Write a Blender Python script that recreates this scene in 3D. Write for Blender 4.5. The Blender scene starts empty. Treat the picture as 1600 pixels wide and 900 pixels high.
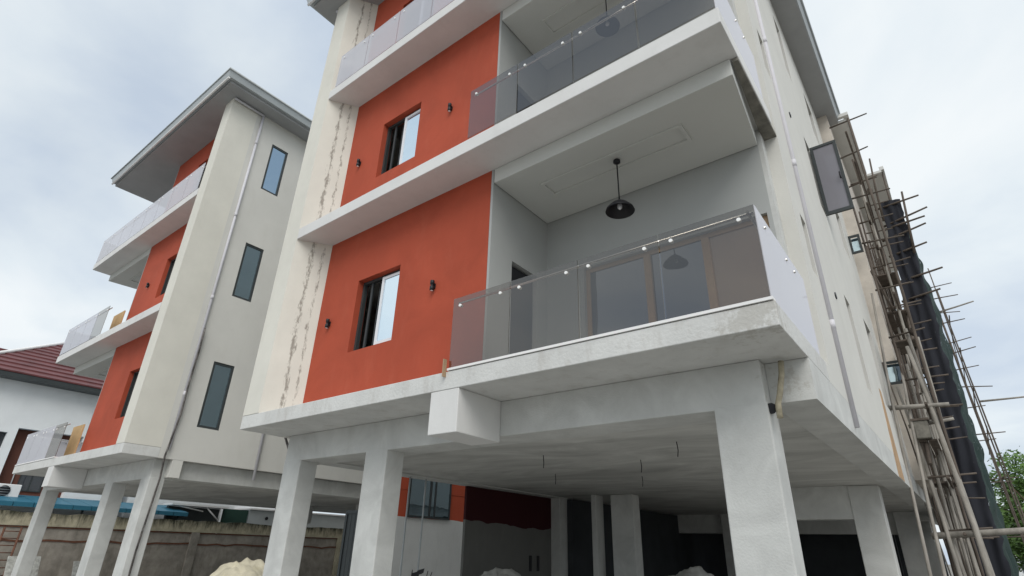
import bpy, bmesh, math, random
from mathutils import Vector, Matrix
random.seed(7)
C = bpy.context.scene.collection
SC = bpy.context.scene

# ------------------------------------------------------------------ camera
# world: X along the facades, Y into the picture, Z up; the lens is at z = 0, the ground at GZ
GZ = -1.6
cam = bpy.data.cameras.new('camera'); cam.lens = 36 * 863.046 / 1600; cam.sensor_width = 36
cam.clip_start = 0.05; cam.clip_end = 3000
co = bpy.data.objects.new('camera', cam); C.objects.link(co); SC.camera = co
right = Vector((0.79002287, 0.61250221, 0.02654999))
fwd = Vector((-0.56249689, 0.70693927, 0.4287588))
up = Vector((0.24384648, -0.35366355, 0.90302879))
co.matrix_world = Matrix(((right.x, up.x, -fwd.x, 0), (right.y, up.y, -fwd.y, 0),
                          (right.z, up.z, -fwd.z, 0), (0, 0, 0, 1)))

# ------------------------------------------------------------------ world, sun, exposure
SUN_EL, SUN_AZ = math.radians(46), math.radians(140)   # azimuth measured from +Y towards +X
w = bpy.data.worlds.new('World'); SC.world = w; w.use_nodes = True
nt = w.node_tree; nt.nodes.clear()
def N(t, **k):
    n = nt.nodes.new(t)
    for a, b in k.items(): setattr(n, a, b)
    return n
out = N('ShaderNodeOutputWorld'); bg = N('ShaderNodeBackground'); bg.inputs[1].default_value = 0.10
sky = N('ShaderNodeTexSky', sky_type='NISHITA', sun_disc=False)
sky.sun_elevation = SUN_EL; sky.sun_rotation = SUN_AZ; sky.dust_density = 2.5
tc = N('ShaderNodeTexCoord'); sep = N('ShaderNodeSeparateXYZ')
nt.links.new(tc.outputs['Generated'], sep.inputs[0])
# project the direction on a cloud layer: dir.xy / (dir.z + 0.25)
addz = N('ShaderNodeMath', operation='ADD'); addz.inputs[1].default_value = 0.28
absz = N('ShaderNodeMath', operation='ABSOLUTE'); nt.links.new(sep.outputs[2], absz.inputs[0])
nt.links.new(absz.outputs[0], addz.inputs[0])
dv = N('ShaderNodeVectorMath', operation='DIVIDE'); cmb = N('ShaderNodeCombineXYZ')
for i in range(3): nt.links.new(addz.outputs[0], cmb.inputs[i])
nt.links.new(tc.outputs['Generated'], dv.inputs[0]); nt.links.new(cmb.outputs[0], dv.inputs[1])
n1 = N('ShaderNodeTexNoise'); n1.inputs['Scale'].default_value = 1.5; n1.inputs['Detail'].default_value = 7
n1.inputs['Roughness'].default_value = 0.5; n1.inputs['Distortion'].default_value = 0.35
nt.links.new(dv.outputs[0], n1.inputs['Vector'])
r1 = N('ShaderNodeValToRGB'); e = r1.color_ramp.elements
e[0].position = 0.36; e[0].color = (5.5, 6.3, 7.3, 1); e[1].position = 0.62; e[1].color = (8.1, 8.5, 8.7, 1)
m_ = e.new(0.5) if hasattr(e, 'new') else None
m_.color = (7.1, 7.75, 8.2, 1)
nt.links.new(n1.outputs[0], r1.inputs[0])
n2 = N('ShaderNodeTexNoise'); n2.inputs['Scale'].default_value = 0.8; n2.inputs['Detail'].default_value = 3
nt.links.new(dv.outputs[0], n2.inputs['Vector'])
r2 = N('ShaderNodeValToRGB'); r2.color_ramp.elements[0].position = 0.3; r2.color_ramp.elements[1].position = 0.5
r2.color_ramp.elements[0].color = (.80, .80, .80, 1); r2.color_ramp.elements[1].color = (.96, .96, .96, 1)
nt.links.new(n2.outputs[0], r2.inputs[0])
mx = N('ShaderNodeMix', data_type='RGBA')
nt.links.new(r2.outputs[0], mx.inputs[0]); nt.links.new(sky.outputs[0], mx.inputs[6]); nt.links.new(r1.outputs[0], mx.inputs[7])
nt.links.new(mx.outputs[2], bg.inputs[0]); nt.links.new(bg.outputs[0], out.inputs[0])

sl = bpy.data.lights.new('sun', 'SUN'); sl.energy = 1.6; sl.angle = math.radians(40); sl.color = (1, .97, .92)
so = bpy.data.objects.new('sun', sl); C.objects.link(so)
sd = Vector((math.sin(SUN_AZ) * math.cos(SUN_EL), math.cos(SUN_AZ) * math.cos(SUN_EL), math.sin(SUN_EL)))
so.rotation_euler = sd.to_track_quat('Z', 'Y').to_euler()
so.location = (0, 0, 30)
SC.view_settings.view_transform = 'Standard'; SC.view_settings.look = 'None'
SC.view_settings.exposure = 0.2; SC.view_settings.gamma = 1

# ------------------------------------------------------------------ materials
def newmat(name):
    m = bpy.data.materials.new(name); m.use_nodes = True
    t = m.node_tree; b = t.nodes['Principled BSDF']
    return m, t, b
def paint(name, col, rough=0.85, var=0.06, scale=1.5, dist=0.0, grime=0.0, bump=0.15, bscale=60, stretch=(1, 1, 1), gcol=(.16, .14, .11), metal=0, gscale=1.0):
    m, t, b = newmat(name); L = t.links
    tc = t.nodes.new('ShaderNodeTexCoord'); mp = t.nodes.new('ShaderNodeMapping'); mp.inputs['Scale'].default_value = stretch
    L.new(tc.outputs['Object'], mp.inputs[0])
    n = t.nodes.new('ShaderNodeTexNoise'); n.inputs['Scale'].default_value = scale; n.inputs['Detail'].default_value = 6
    n.inputs['Roughness'].default_value = 0.62; n.inputs['Distortion'].default_value = dist
    L.new(mp.outputs[0], n.inputs['Vector'])
    r = t.nodes.new('ShaderNodeValToRGB'); r.color_ramp.elements[0].position = .3; r.color_ramp.elements[1].position = .7
    r.color_ramp.elements[0].color = tuple(max(0, c * (1 - var)) for c in col) + (1,)
    r.color_ramp.elements[1].color = tuple(min(1, c * (1 + var)) for c in col) + (1,)
    L.new(n.outputs[0], r.inputs[0]); last = r.outputs[0]
    if grime:
        n3 = t.nodes.new('ShaderNodeTexNoise'); n3.inputs['Scale'].default_value = 2.2 * gscale; n3.inputs['Detail'].default_value = 8
        n3.inputs['Roughness'].default_value = .7
        mp2 = t.nodes.new('ShaderNodeMapping'); mp2.inputs['Scale'].default_value = (1.6, 1.6, .5); mp2.inputs['Location'].default_value = (3, 7, 1)
        L.new(tc.outputs['Object'], mp2.inputs[0]); L.new(mp2.outputs[0], n3.inputs['Vector'])
        r3 = t.nodes.new('ShaderNodeValToRGB'); r3.color_ramp.elements[0].position = .52; r3.color_ramp.elements[1].position = .78
        r3.color_ramp.elements[0].color = (0, 0, 0, 1); r3.color_ramp.elements[1].color = (grime,) * 3 + (1,)
        L.new(n3.outputs[0], r3.inputs[0])
        x = t.nodes.new('ShaderNodeMix'); x.data_type = 'RGBA'
        L.new(r3.outputs[0], x.inputs[0]); L.new(last, x.inputs[6]); x.inputs[7].default_value = gcol + (1,)
        last = x.outputs[2]
    L.new(last, b.inputs['Base Color']); b.inputs['Roughness'].default_value = rough; b.inputs['Metallic'].default_value = metal
    b.inputs['Specular IOR Level'].default_value = .3
    if bump:
        nb = t.nodes.new('ShaderNodeTexNoise'); nb.inputs['Scale'].default_value = bscale; nb.inputs['Detail'].default_value = 5
        L.new(tc.outputs['Object'], nb.inputs['Vector'])
        bp = t.nodes.new('ShaderNodeBump'); bp.inputs['Strength'].default_value = bump; bp.inputs['Distance'].default_value = .01
        L.new(nb.outputs[0], bp.inputs['Height']); L.new(bp.outputs[0], b.inputs['Normal'])
    m['last'] = 1
    return m
def mirror_glass(name, tint, base, refl, rough=.015):
    m, t, b = newmat(name); L = t.links; t.nodes.remove(b)
    o = t.nodes['Material Output']
    g = t.nodes.new('ShaderNodeBsdfGlossy'); g.inputs[0].default_value = tint + (1,); g.inputs['Roughness'].default_value = rough
    d = t.nodes.new('ShaderNodeBsdfDiffuse'); d.inputs[0].default_value = base + (1,)
    tc = t.nodes.new('ShaderNodeTexCoord')
    nb = t.nodes.new('ShaderNodeTexNoise'); nb.inputs['Scale'].default_value = 1.7
    L.new(tc.outputs['Object'], nb.inputs['Vector'])
    bp = t.nodes.new('ShaderNodeBump'); bp.inputs['Strength'].default_value = .12; bp.inputs['Distance'].default_value = .05
    L.new(nb.outputs[0], bp.inputs['Height']); L.new(bp.outputs[0], g.inputs['Normal'])
    f = t.nodes.new('ShaderNodeMixShader'); f.inputs[0].default_value = refl
    L.new(d.outputs[0], f.inputs[1]); L.new(g.outputs[0], f.inputs[2]); L.new(f.outputs[0], o.inputs[0])
    return m
def clear_glass(name, tint, ior, gl=(1, 1, 1), film=0.0):
    m, t, b = newmat(name); L = t.links; t.nodes.remove(b); o = t.nodes['Material Output']
    tr = t.nodes.new('ShaderNodeBsdfTransparent'); tr.inputs[0].default_value = tint + (1,)
    g = t.nodes.new('ShaderNodeBsdfGlossy'); g.inputs[0].default_value = gl + (1,); g.inputs['Roughness'].default_value = .02
    fr = t.nodes.new('ShaderNodeFresnel'); fr.inputs[0].default_value = ior
    ge = t.nodes.new('ShaderNodeNewGeometry')          # the far face of the pane neither tints nor reflects again
    iv = t.nodes.new('ShaderNodeMath'); iv.operation = 'SUBTRACT'; iv.inputs[0].default_value = 1; L.new(ge.outputs['Backfacing'], iv.inputs[1])
    mu = t.nodes.new('ShaderNodeMath'); mu.operation = 'MULTIPLY'; L.new(fr.outputs[0], mu.inputs[0]); L.new(iv.outputs[0], mu.inputs[1])
    tm = t.nodes.new('ShaderNodeMix'); tm.data_type = 'RGBA'; L.new(ge.outputs['Backfacing'], tm.inputs[0]); tm.inputs[6].default_value = tint + (1,); tm.inputs[7].default_value = (1, 1, 1, 1)
    L.new(tm.outputs[2], tr.inputs[0])
    x = t.nodes.new('ShaderNodeMixShader'); L.new(mu.outputs[0], x.inputs[0]); L.new(tr.outputs[0], x.inputs[1]); L.new(g.outputs[0], x.inputs[2])
    last = x.outputs[0]
    if film:
        d = t.nodes.new('ShaderNodeBsdfDiffuse'); d.inputs[0].default_value = (.72, .72, .77, 1)
        y = t.nodes.new('ShaderNodeMixShader'); y.inputs[0].default_value = film
        L.new(last, y.inputs[1]); L.new(d.outputs[0], y.inputs[2]); last = y.outputs[0]
    L.new(last, o.inputs[0])
    return m

M = {}
M['white'] = paint('white_wall_paint', (.66, .655, .63), var=.045, grime=.12, gcol=(.42, .40, .35))
M['side'] = paint('cream_side_paint', (.64, .63, .59), var=.05, scale=.8, grime=.15, gcol=(.45, .43, .37))
M['plaster'] = paint('grey_white_plaster', (.57, .575, .555), var=.13, scale=1.9, dist=.8, grime=.38, gcol=(.40, .39, .36), bump=.3)
M['slab'] = paint('slab_edge_paint', (.70, .695, .68), var=.05, grime=.22, gcol=(.45, .43, .40))
M['slab_raw'] = paint('unpainted_slab_plaster', (.63, .63, .61), var=.09, scale=2.2, grime=.55, gcol=(.40, .37, .33), bump=.5, bscale=30, gscale=1.6)
M['soffit'] = paint('soffit_paint', (.66,.64,.635), var=.03, scale=.6)
M['red'] = paint('terracotta_paint', (.41, .076, .038), var=.13, scale=.9, dist=.6, grime=.22, gcol=(.50, .15, .09), rough=.8)
M['maroon'] = paint('maroon_paint', (.16, .018, .02), var=.08)
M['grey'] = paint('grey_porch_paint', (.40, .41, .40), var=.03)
M['ceil'] = paint('porch_ceiling_paint', (.60, .605, .575), var=.02, scale=.7)
M['rough'] = paint('unfinished_concrete', (.20, .19, .165), var=.35, scale=5, grime=.6, gcol=(.06, .055, .05), bump=.8, bscale=25)
M['wash'] = paint('brushed_ceiling_plaster', (.52, .52, .495), var=.26, scale=.8, stretch=(.6, 1.4, 1), dist=1.4, bump=.4)
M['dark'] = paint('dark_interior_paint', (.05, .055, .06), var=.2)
M['trim'] = paint('white_trim', (.82, .81, .80), var=.02)
M['pvc'] = paint('lilac_white_pvc', (.62, .61, .645), var=.06, rough=.6, bump=0, grime=.1)
M['oldpvc'] = paint('dirty_brown_pipe', (.36, .32, .23), var=.4, scale=9, rough=.6, grime=.6, gcol=(.08, .07, .05), bump=.3)
M['gutter'] = paint('grey_gutter_metal', (.44, .47, .48), var=.07, rough=.45, bump=0)
M['soffit_board'] = paint('eave_board', (.37, .375, .38), var=.08)
M['frame_w'] = paint('white_window_frame', (.78, .79, .82), rough=.35, var=.02, bump=0)
M['frame_d'] = paint('charcoal_window_frame', (.05, .058, .06), rough=.4, var=.1, bump=0)
M['frame_b'] = paint('bronze_door_frame', (.38, .26, .16), rough=.4, var=.1, bump=0)
M['black'] = paint('black_metal', (.015, .015, .018), rough=.4, var=.1, bump=0)
M['steel'] = paint('brushed_steel', (.75, .73, .70), rough=.25, metal=1, var=.03, bump=0)
M['stud'] = paint('polished_stud', (.92, .92, .90), rough=.3, var=.01, bump=0)
M['sashglass'] = mirror_glass('reflective_sash_glass', (.80, .92, 1.0), (.1, .14, .18), .88)
M['sideglass'] = mirror_glass('blue_grey_window_glass', (.62, .80, .95), (.03, .05, .055), .50)
M['doorglass'] = mirror_glass('dark_door_glass', (.62, .64, .68), (.02, .022, .03), .30)
M['brownglass'] = mirror_glass('brown_reflection_glass', (.6, .6, .6), (.30, .21, .14), .16)  # brown reflection of the last door pane, put into the diffuse colour
M['leafglass'] = mirror_glass('open_leaf_glass', (.6, .62, .66), (.24, .235, .26), .03)
M['blueglass'] = mirror_glass('sky_blue_leaf_glass', (.75, .92, 1.0), (.1, .2, .3), .9)
M['rail'] = clear_glass('bronze_tinted_glass', (.37, .345, .31), 1.9)
M['railside'] = clear_glass('film_covered_side_glass', (.5, .5, .54), 2.3, film=.72)
M['railfilm'] = clear_glass('hazy_balcony_glass', (.55, .55, .6), 2.2, film=.42)
M['bamboo'] = paint('weathered_pole_wood', (.30, .28, .25), var=.35, scale=6, stretch=(1, 1, .3), grime=.4, bump=.3)
M['bamboo_d'] = paint('dark_pole_wood', (.11, .09, .075), var=.35, scale=6, stretch=(1, 1, .3), bump=.3)
M['raw'] = paint('beige_unpainted_render', (.58, .53, .47), var=.14, scale=2.2, grime=.35, gcol=(.30, .25, .22), bump=.4)
M['ground'] = paint('sandy_ground', (.25, .235, .21), var=.22, scale=.35, bump=.6, bscale=9)
M['fence'] = paint('weathered_block_wall', (.33, .30, .26), var=.30, scale=2.4, grime=.6, gcol=(.09, .08, .06), bump=.6, bscale=30)
M['fencecap'] = paint('mouldy_coping', (.44, .40, .29), var=.25, scale=3, bump=.6)
M['fencered'] = paint('red_brown_stain_strip', (.15, .07, .045), var=.35, scale=5, bump=.5)
M['tar'] = paint('black_brown_runs', (.10, .09, .085), var=.8, scale=7, grime=.9, gcol=(.5, .48, .46), gscale=3)
M['tile'] = paint('dark_red_roof_metal', (.13, .042, .042), var=.25, scale=1.8, rough=.5, bump=.2)
M['housewhite'] = paint('cool_white_render', (.84, .86, .87), var=.04)
M['brown'] = paint('brown_wall_paint', (.17, .07, .05), var=.15)
M['blue'] = paint('blue_roof_sheet', (.035, .16, .24), var=.15, rough=.5, bump=0)
M['leaf'] = paint('tree_leaf', (.075, .14, .03), var=.55, scale=1.1, rough=.6, bump=0)
M['bark'] = paint('tree_bark', (.12, .09, .06), var=.3)
M['tarp'] = paint('cream_tarpaulin', (.60, .55, .42), var=.22, scale=3, grime=.5, gcol=(.38, .33, .15), bump=.3)
M['cover'] = paint('grey_cover_cloth', (.42, .42, .40), var=.2, scale=4, bump=.3)
M['stone'] = paint('grey_terrazzo', (.42, .42, .39), var=.30, scale=12, grime=.6, gscale=3, bump=.3)

# fin paint: two vertical lines of run-down black stains on the inner splay
def stained(name, xs):
    m = paint(name, (.70, .68, .61), var=.05, grime=.1, gcol=(.45, .42, .35)); t = m.node_tree; L = t.links; b = t.nodes['Principled BSDF']
    src = b.inputs['Base Color'].links[0].from_socket
    tc = t.nodes.new('ShaderNodeTexCoord'); sp = t.nodes.new('ShaderNodeSeparateXYZ'); L.new(tc.outputs['Object'], sp.inputs[0])
    wob = t.nodes.new('ShaderNodeTexNoise'); wob.inputs['Scale'].default_value = 1.4; wob.inputs['Detail'].default_value = 5; L.new(tc.outputs['Object'], wob.inputs['Vector'])
    ad = t.nodes.new('ShaderNodeMath'); ad.operation = 'MULTIPLY_ADD'; ad.inputs[1].default_value = .06; L.new(wob.outputs[0], ad.inputs[0]); L.new(sp.outputs[0], ad.inputs[2])
    mp = t.nodes.new('ShaderNodeMapping'); mp.inputs['Scale'].default_value = (22, 9, 4.2); L.new(tc.outputs['Object'], mp.inputs[0])
    nz = t.nodes.new('ShaderNodeTexNoise'); nz.inputs['Scale'].default_value = 1.6; nz.inputs['Detail'].default_value = 8; nz.inputs['Roughness'].default_value = .75
    L.new(mp.outputs[0], nz.inputs['Vector'])
    tot = None
    for x0, wd, amt in xs:
        s = t.nodes.new('ShaderNodeMath'); s.operation = 'SUBTRACT'; L.new(ad.outputs[0], s.inputs[0]); s.inputs[1].default_value = x0 + .03
        a = t.nodes.new('ShaderNodeMath'); a.operation = 'ABSOLUTE'; L.new(s.outputs[0], a.inputs[0])
        mr = t.nodes.new('ShaderNodeMapRange'); mr.inputs[1].default_value = 0; mr.inputs[2].default_value = wd; mr.inputs[3].default_value = amt; mr.inputs[4].default_value = 0
        L.new(a.outputs[0], mr.inputs[0])
        if tot is None: tot = mr.outputs[0]
        else:
            q = t.nodes.new('ShaderNodeMath'); q.operation = 'MAXIMUM'; L.new(tot, q.inputs[0]); L.new(mr.outputs[0], q.inputs[1]); tot = q.outputs[0]
    sm = t.nodes.new('ShaderNodeMath'); sm.operation = 'ADD'; L.new(tot, sm.inputs[0]); L.new(nz.outputs[0], sm.inputs[1])
    r = t.nodes.new('ShaderNodeValToRGB'); r.color_ramp.elements[0].position = .80; r.color_ramp.elements[0].color = (0, 0, 0, 1)
    r.color_ramp.elements[1].position = .92; r.color_ramp.elements[1].color = (.62, .62, .62, 1); L.new(sm.outputs[0], r.inputs[0])
    x = t.nodes.new('ShaderNodeMix'); x.data_type = 'RGBA'; L.new(r.outputs[0], x.inputs[0]); L.new(src, x.inputs[6]); x.inputs[7].default_value = (.09, .065, .045, 1)
    L.new(x.outputs[2], b.inputs['Base Color'])
    return m
M['fin'] = stained('stained_fin_paint', [(-7.99, .075, .40), (-7.895, .05, .37)])
MX = -21.85                                   # the left block is the mirror image: x' = MX - x
M['fin_m'] = stained('stained_fin_paint_far', [(MX + 7.99, .075, .40), (MX + 7.895, .05, .37)])

# knocked and stained corner of the lowest slab
def corner_wear(m, pos, rad):
    t = m.node_tree; L = t.links; b = t.nodes['Principled BSDF']; src = b.inputs['Base Color'].links[0].from_socket
    tc = t.nodes.new('ShaderNodeTexCoord'); d = t.nodes.new('ShaderNodeVectorMath'); d.operation = 'DISTANCE'; d.inputs[1].default_value = pos; L.new(tc.outputs['Object'], d.inputs[0])
    mr = t.nodes.new('ShaderNodeMapRange'); mr.inputs[1].default_value = 0; mr.inputs[2].default_value = rad; mr.inputs[3].default_value = .22; mr.inputs[4].default_value = -.3; L.new(d.outputs['Value'], mr.inputs[0])
    n = t.nodes.new('ShaderNodeTexNoise'); n.inputs['Scale'].default_value = 9; n.inputs['Detail'].default_value = 8; n.inputs['Roughness'].default_value = .7; L.new(tc.outputs['Object'], n.inputs['Vector'])
    a = t.nodes.new('ShaderNodeMath'); a.operation = 'ADD'; L.new(mr.outputs[0], a.inputs[0]); L.new(n.outputs[0], a.inputs[1])
    r = t.nodes.new('ShaderNodeValToRGB'); r.color_ramp.elements[0].position = .55; r.color_ramp.elements[1].position = .64; r.color_ramp.elements[1].color = (.55, .55, .55, 1); L.new(a.outputs[0], r.inputs[0])
    x = t.nodes.new('ShaderNodeMix'); x.data_type = 'RGBA'; L.new(r.outputs[0], x.inputs[0]); L.new(src, x.inputs[6]); x.inputs[7].default_value = (.40, .38, .34, 1)
    L.new(x.outputs[2], b.inputs['Base Color'])
corner_wear(M['slab_raw'], (-1.0, 4.2, 1.70), .75)
corner_wear(M['plaster'], (-1.0, 5.0, 1.35), .45)

# red over white wall with a ragged paint edge
def two_tone(name, top, low, z0, amp, sc):
    m = paint(name, low, var=.05, grime=.2, gcol=(.3, .29, .27)); t = m.node_tree; L = t.links; b = t.nodes['Principled BSDF']
    src = b.inputs['Base Color'].links[0].from_socket
    tc = t.nodes.new('ShaderNodeTexCoord'); sp = t.nodes.new('ShaderNodeSeparateXYZ'); L.new(tc.outputs['Object'], sp.inputs[0])
    n = t.nodes.new('ShaderNodeTexNoise'); n.inputs['Scale'].default_value = sc; n.inputs['Detail'].default_value = 3; L.new(tc.outputs['Object'], n.inputs['Vector'])
    a = t.nodes.new('ShaderNodeMath'); a.operation = 'MULTIPLY_ADD'; a.inputs[1].default_value = amp; L.new(n.outputs[0], a.inputs[0]); L.new(sp.outputs[2], a.inputs[2])
    g = t.nodes.new('ShaderNodeMath'); g.operation = 'GREATER_THAN'; g.inputs[1].default_value = z0 + amp / 2; L.new(a.outputs[0], g.inputs[0])
    x = t.nodes.new('ShaderNodeMix'); x.data_type = 'RGBA'; L.new(g.outputs[0], x.inputs[0]); L.new(src, x.inputs[6]); x.inputs[7].default_value = top + (1,)
    L.new(x.outputs[2], b.inputs['Base Color'])
    return m
M['twotone_l'] = two_tone('red_over_white_paint', (.52, .095, .045), (.70, .71, .70), .80, .08, 1.5)
M['twotone_d'] = two_tone('maroon_over_grey_with_shade', (.04, .006, .008), (.15, .15, .14), .50, .35, .9)  # shade under the block is mixed into both wall colours

def coping_mat():
    m = M['fencecap']; t = m.node_tree; L = t.links; b = t.nodes['Principled BSDF']; src = b.inputs['Base Color'].links[0].from_socket
    tc = t.nodes.new('ShaderNodeTexCoord'); sp = t.nodes.new('ShaderNodeSeparateXYZ'); L.new(tc.outputs['Object'], sp.inputs[0])
    mp = t.nodes.new('ShaderNodeMapping'); mp.inputs['Scale'].default_value = (1, 3.6, 1.0); L.new(tc.outputs['Object'], mp.inputs[0])
    n = t.nodes.new('ShaderNodeTexNoise'); n.inputs['Scale'].default_value = 2.0; n.inputs['Detail'].default_value = 9; n.inputs['Roughness'].default_value = .72; n.inputs['Distortion'].default_value = .5; L.new(mp.outputs[0], n.inputs['Vector'])
    mr = t.nodes.new('ShaderNodeMapRange'); mr.inputs[1].default_value = .30; mr.inputs[2].default_value = .72; mr.inputs[3].default_value = -.18; mr.inputs[4].default_value = .22
    L.new(sp.outputs[2], mr.inputs[0])
    a = t.nodes.new('ShaderNodeMath'); a.operation = 'ADD'; L.new(n.outputs[0], a.inputs[0]); L.new(mr.outputs[0], a.inputs[1])
    r = t.nodes.new('ShaderNodeValToRGB'); r.color_ramp.elements[0].position = .42; r.color_ramp.elements[1].position = .74; L.new(a.outputs[0], r.inputs[0])
    x = t.nodes.new('ShaderNodeMix'); x.data_type = 'RGBA'; L.new(r.outputs[0], x.inputs[0]); L.new(src, x.inputs[6]); x.inputs[7].default_value = (.045, .045, .03, 1)
    L.new(x.outputs[2], b.inputs['Base Color'])
coping_mat()

def net_mat(name, col, hole):
    m, t, b = newmat(name); L = t.links; o = t.nodes['Material Output']
    b.inputs['Base Color'].default_value = col + (1,); b.inputs['Roughness'].default_value = .9
    tc = t.nodes.new('ShaderNodeTexCoord'); n = t.nodes.new('ShaderNodeTexNoise'); n.inputs['Scale'].default_value = 9; n.inputs['Detail'].default_value = 6; n.inputs['Roughness'].default_value = .8
    L.new(tc.outputs['Object'], n.inputs['Vector'])
    r = t.nodes.new('ShaderNodeValToRGB'); r.color_ramp.elements[0].position = hole; r.color_ramp.elements[1].position = hole + .06
    L.new(n.outputs[0], r.inputs[0])
    tr = t.nodes.new('ShaderNodeBsdfTransparent'); x = t.nodes.new('ShaderNodeMixShader')
    L.new(r.outputs[0], x.inputs[0]); L.new(b.outputs[0], x.inputs[1]); L.new(tr.outputs[0], x.inputs[2]); L.new(x.outputs[0], o.inputs[0])
    return m
M['net'] = net_mat('black_shade_net', (.016, .018, .026), .67)
M['netg'] = net_mat('green_shade_net', (.006, .026, .022), .60)

# ------------------------------------------------------------------ mesh helpers
T = [None]                                     # mirror switch for the block builder
def fx(x): return MX - x if T[0] else x
class MB:
    def __init__(s): s.bm = bmesh.new()
    def q(s, pts):
        vs = [s.bm.verts.new((fx(p[0]), p[1], p[2])) for p in pts]
        s.bm.faces.new(vs); return s
    def box(s, x0, x1, y0, y1, z0, z1):
        return s.prism([(x0, y0), (x1, y0), (x1, y1), (x0, y1)], z0, z1)
    def prism(s, poly, z0, z1):
        a = [s.bm.verts.new((fx(x), y, z0)) for x, y in poly]; b = [s.bm.verts.new((fx(x), y, z1)) for x, y in poly]
        s.bm.faces.new(a); s.bm.faces.new(b)
        for i in range(len(poly)):
            j = (i + 1) % len(poly); s.bm.faces.new((a[i], a[j], b[j], b[i]))
        return s
    def hexa(s, p):                            # 8 points: bottom 4, top 4
        v = [s.bm.verts.new((fx(a[0]), a[1], a[2])) for a in p]
        for f in ((0, 1, 2, 3), (4, 5, 6, 7), (0, 1, 5, 4), (1, 2, 6, 5), (2, 3, 7, 6), (3, 0, 4, 7)): s.bm.faces.new([v[i] for i in f])
        return s
    def tube(s, pts, r, n=8, r2=None):
        pts = [Vector((fx(p[0]), p[1], p[2])) for p in pts]; rings = []
        for i, p in enumerate(pts):
            d = (pts[min(i + 1, len(pts) - 1)] - pts[max(i - 1, 0)]).normalized()
            u = d.orthogonal().normalized(); v = d.cross(u); f = i / (len(pts) - 1)
            rr = r + ((r2 if r2 is not None else r) - r) * f
            if rings:                            # keep rings aligned
                u0 = (rings[-1][0].co - pts[i - 1]); u = (u0 - d * u0.dot(d)).normalized(); v = d.cross(u)
            rings.append([s.bm.verts.new(p + (u * math.cos(2 * math.pi * k / n) + v * math.sin(2 * math.pi * k / n)) * rr) for k in range(n)])
        for a, b in zip(rings, rings[1:]):
            for k in range(n): s.bm.faces.new((a[k], a[(k + 1) % n], b[(k + 1) % n], b[k])).smooth = True
        s.bm.faces.new(rings[0]); s.bm.faces.new(rings[-1]); return s
    def lathe(s, c, prof, n=24):               # prof: list of (r, z)
        rings = [[s.bm.verts.new((fx(c[0]) + r * math.cos(2 * math.pi * k / n), c[1] + r * math.sin(2 * math.pi * k / n), c[2] + z)) for k in range(n)] for r, z in prof]
        for a, b in zip(rings, rings[1:]):
            for k in range(n): s.bm.faces.new((a[k], a[(k + 1) % n], b[(k + 1) % n], b[k])).smooth = True
        s.bm.faces.new(rings[0]); s.bm.faces.new(rings[-1]); return s
    def wall(s, axis, c0, c1, u0, u1, z0, z1, holes):
        """wall slab with real openings; axis 'y': faces -Y/+Y between y=c0..c1, u = x; axis 'x': u = y"""
        P = (lambda u, c, z: (u, c, z)) if axis == 'y' else (lambda u, c, z: (c, u, z))
        us = sorted({u0, u1} | {h[0] for h in holes} | {h[1] for h in holes}); zs = sorted({z0, z1} | {h[2] for h in holes} | {h[3] for h in holes})
        us = [u for u in us if u0 <= u <= u1]; zs = [z for z in zs if z0 <= z <= z1]
        def solid(i, j):
            if i < 0 or j < 0 or i >= len(us) - 1 or j >= len(zs) - 1: return False
            u = (us[i] + us[i + 1]) / 2; z = (zs[j] + zs[j + 1]) / 2
            return not any(h[0] < u < h[1] and h[2] < z < h[3] for h in holes)
        for i in range(len(us) - 1):
            for j in range(len(zs) - 1):
                if not solid(i, j): continue
                a, b, c, d = us[i], us[i + 1], zs[j], zs[j + 1]
                for cc in (c0, c1): s.q([P(a, cc, c), P(b, cc, c), P(b, cc, d), P(a, cc, d)])
                if not solid(i - 1, j): s.q([P(a, c0, c), P(a, c1, c), P(a, c1, d), P(a, c0, d)])
                if not solid(i + 1, j): s.q([P(b, c0, c), P(b, c1, c), P(b, c1, d), P(b, c0, d)])
                if not solid(i, j - 1): s.q([P(a, c0, c), P(b, c0, c), P(b, c1, c), P(a, c1, c)])
                if not solid(i, j + 1): s.q([P(a, c0, d), P(b, c0, d), P(b, c1, d), P(a, c1, d)])
        return s
    def done(s, name, mat, parent=None, bevel=0, weld=True):
        if weld: bmesh.ops.remove_doubles(s.bm, verts=s.bm.verts, dist=1e-5)
        bmesh.ops.recalc_face_normals(s.bm, faces=s.bm.faces)
        me = bpy.data.meshes.new(name); s.bm.to_mesh(me); s.bm.free(); me.materials.append(M[mat] if isinstance(mat, str) else mat)
        o = bpy.data.objects.new(name, me); C.objects.link(o)
        if parent:
            o.parent = parent
            r = parent
            off = Vector((0, 0, 0))
            while r: off += r.location; r = r.parent
            me.transform(Matrix.Translation(-off)) if False else None
        if bevel:
            bv = o.modifiers.new('bevel', 'BEVEL'); bv.width = bevel; bv.segments = 2; bv.limit_method = 'ANGLE'
        return o
# All parts are modelled in world coordinates; thing() puts the Empty at the base and fix_origins()
# (called at the end) shifts each part's parent inverse so that nothing moves.
def thing(name, loc, label, cat, group=None):
    o = bpy.data.objects.new(name, None); C.objects.link(o); o.location = loc; o.empty_display_size = .3
    o['label'] = label; o['category'] = cat
    if group: o['group'] = group
    return o
def tag(o, label, cat, group=None):
    o['label'] = label; o['category'] = cat
    if group: o['group'] = group
    return o
def fix_origins():
    for o in bpy.data.objects:
        if o.parent and o.parent.parent is None:
            o.matrix_parent_inverse = Matrix.Translation(-Vector(o.parent.location)) if o.parent.type == 'EMPTY' else Matrix()

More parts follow.
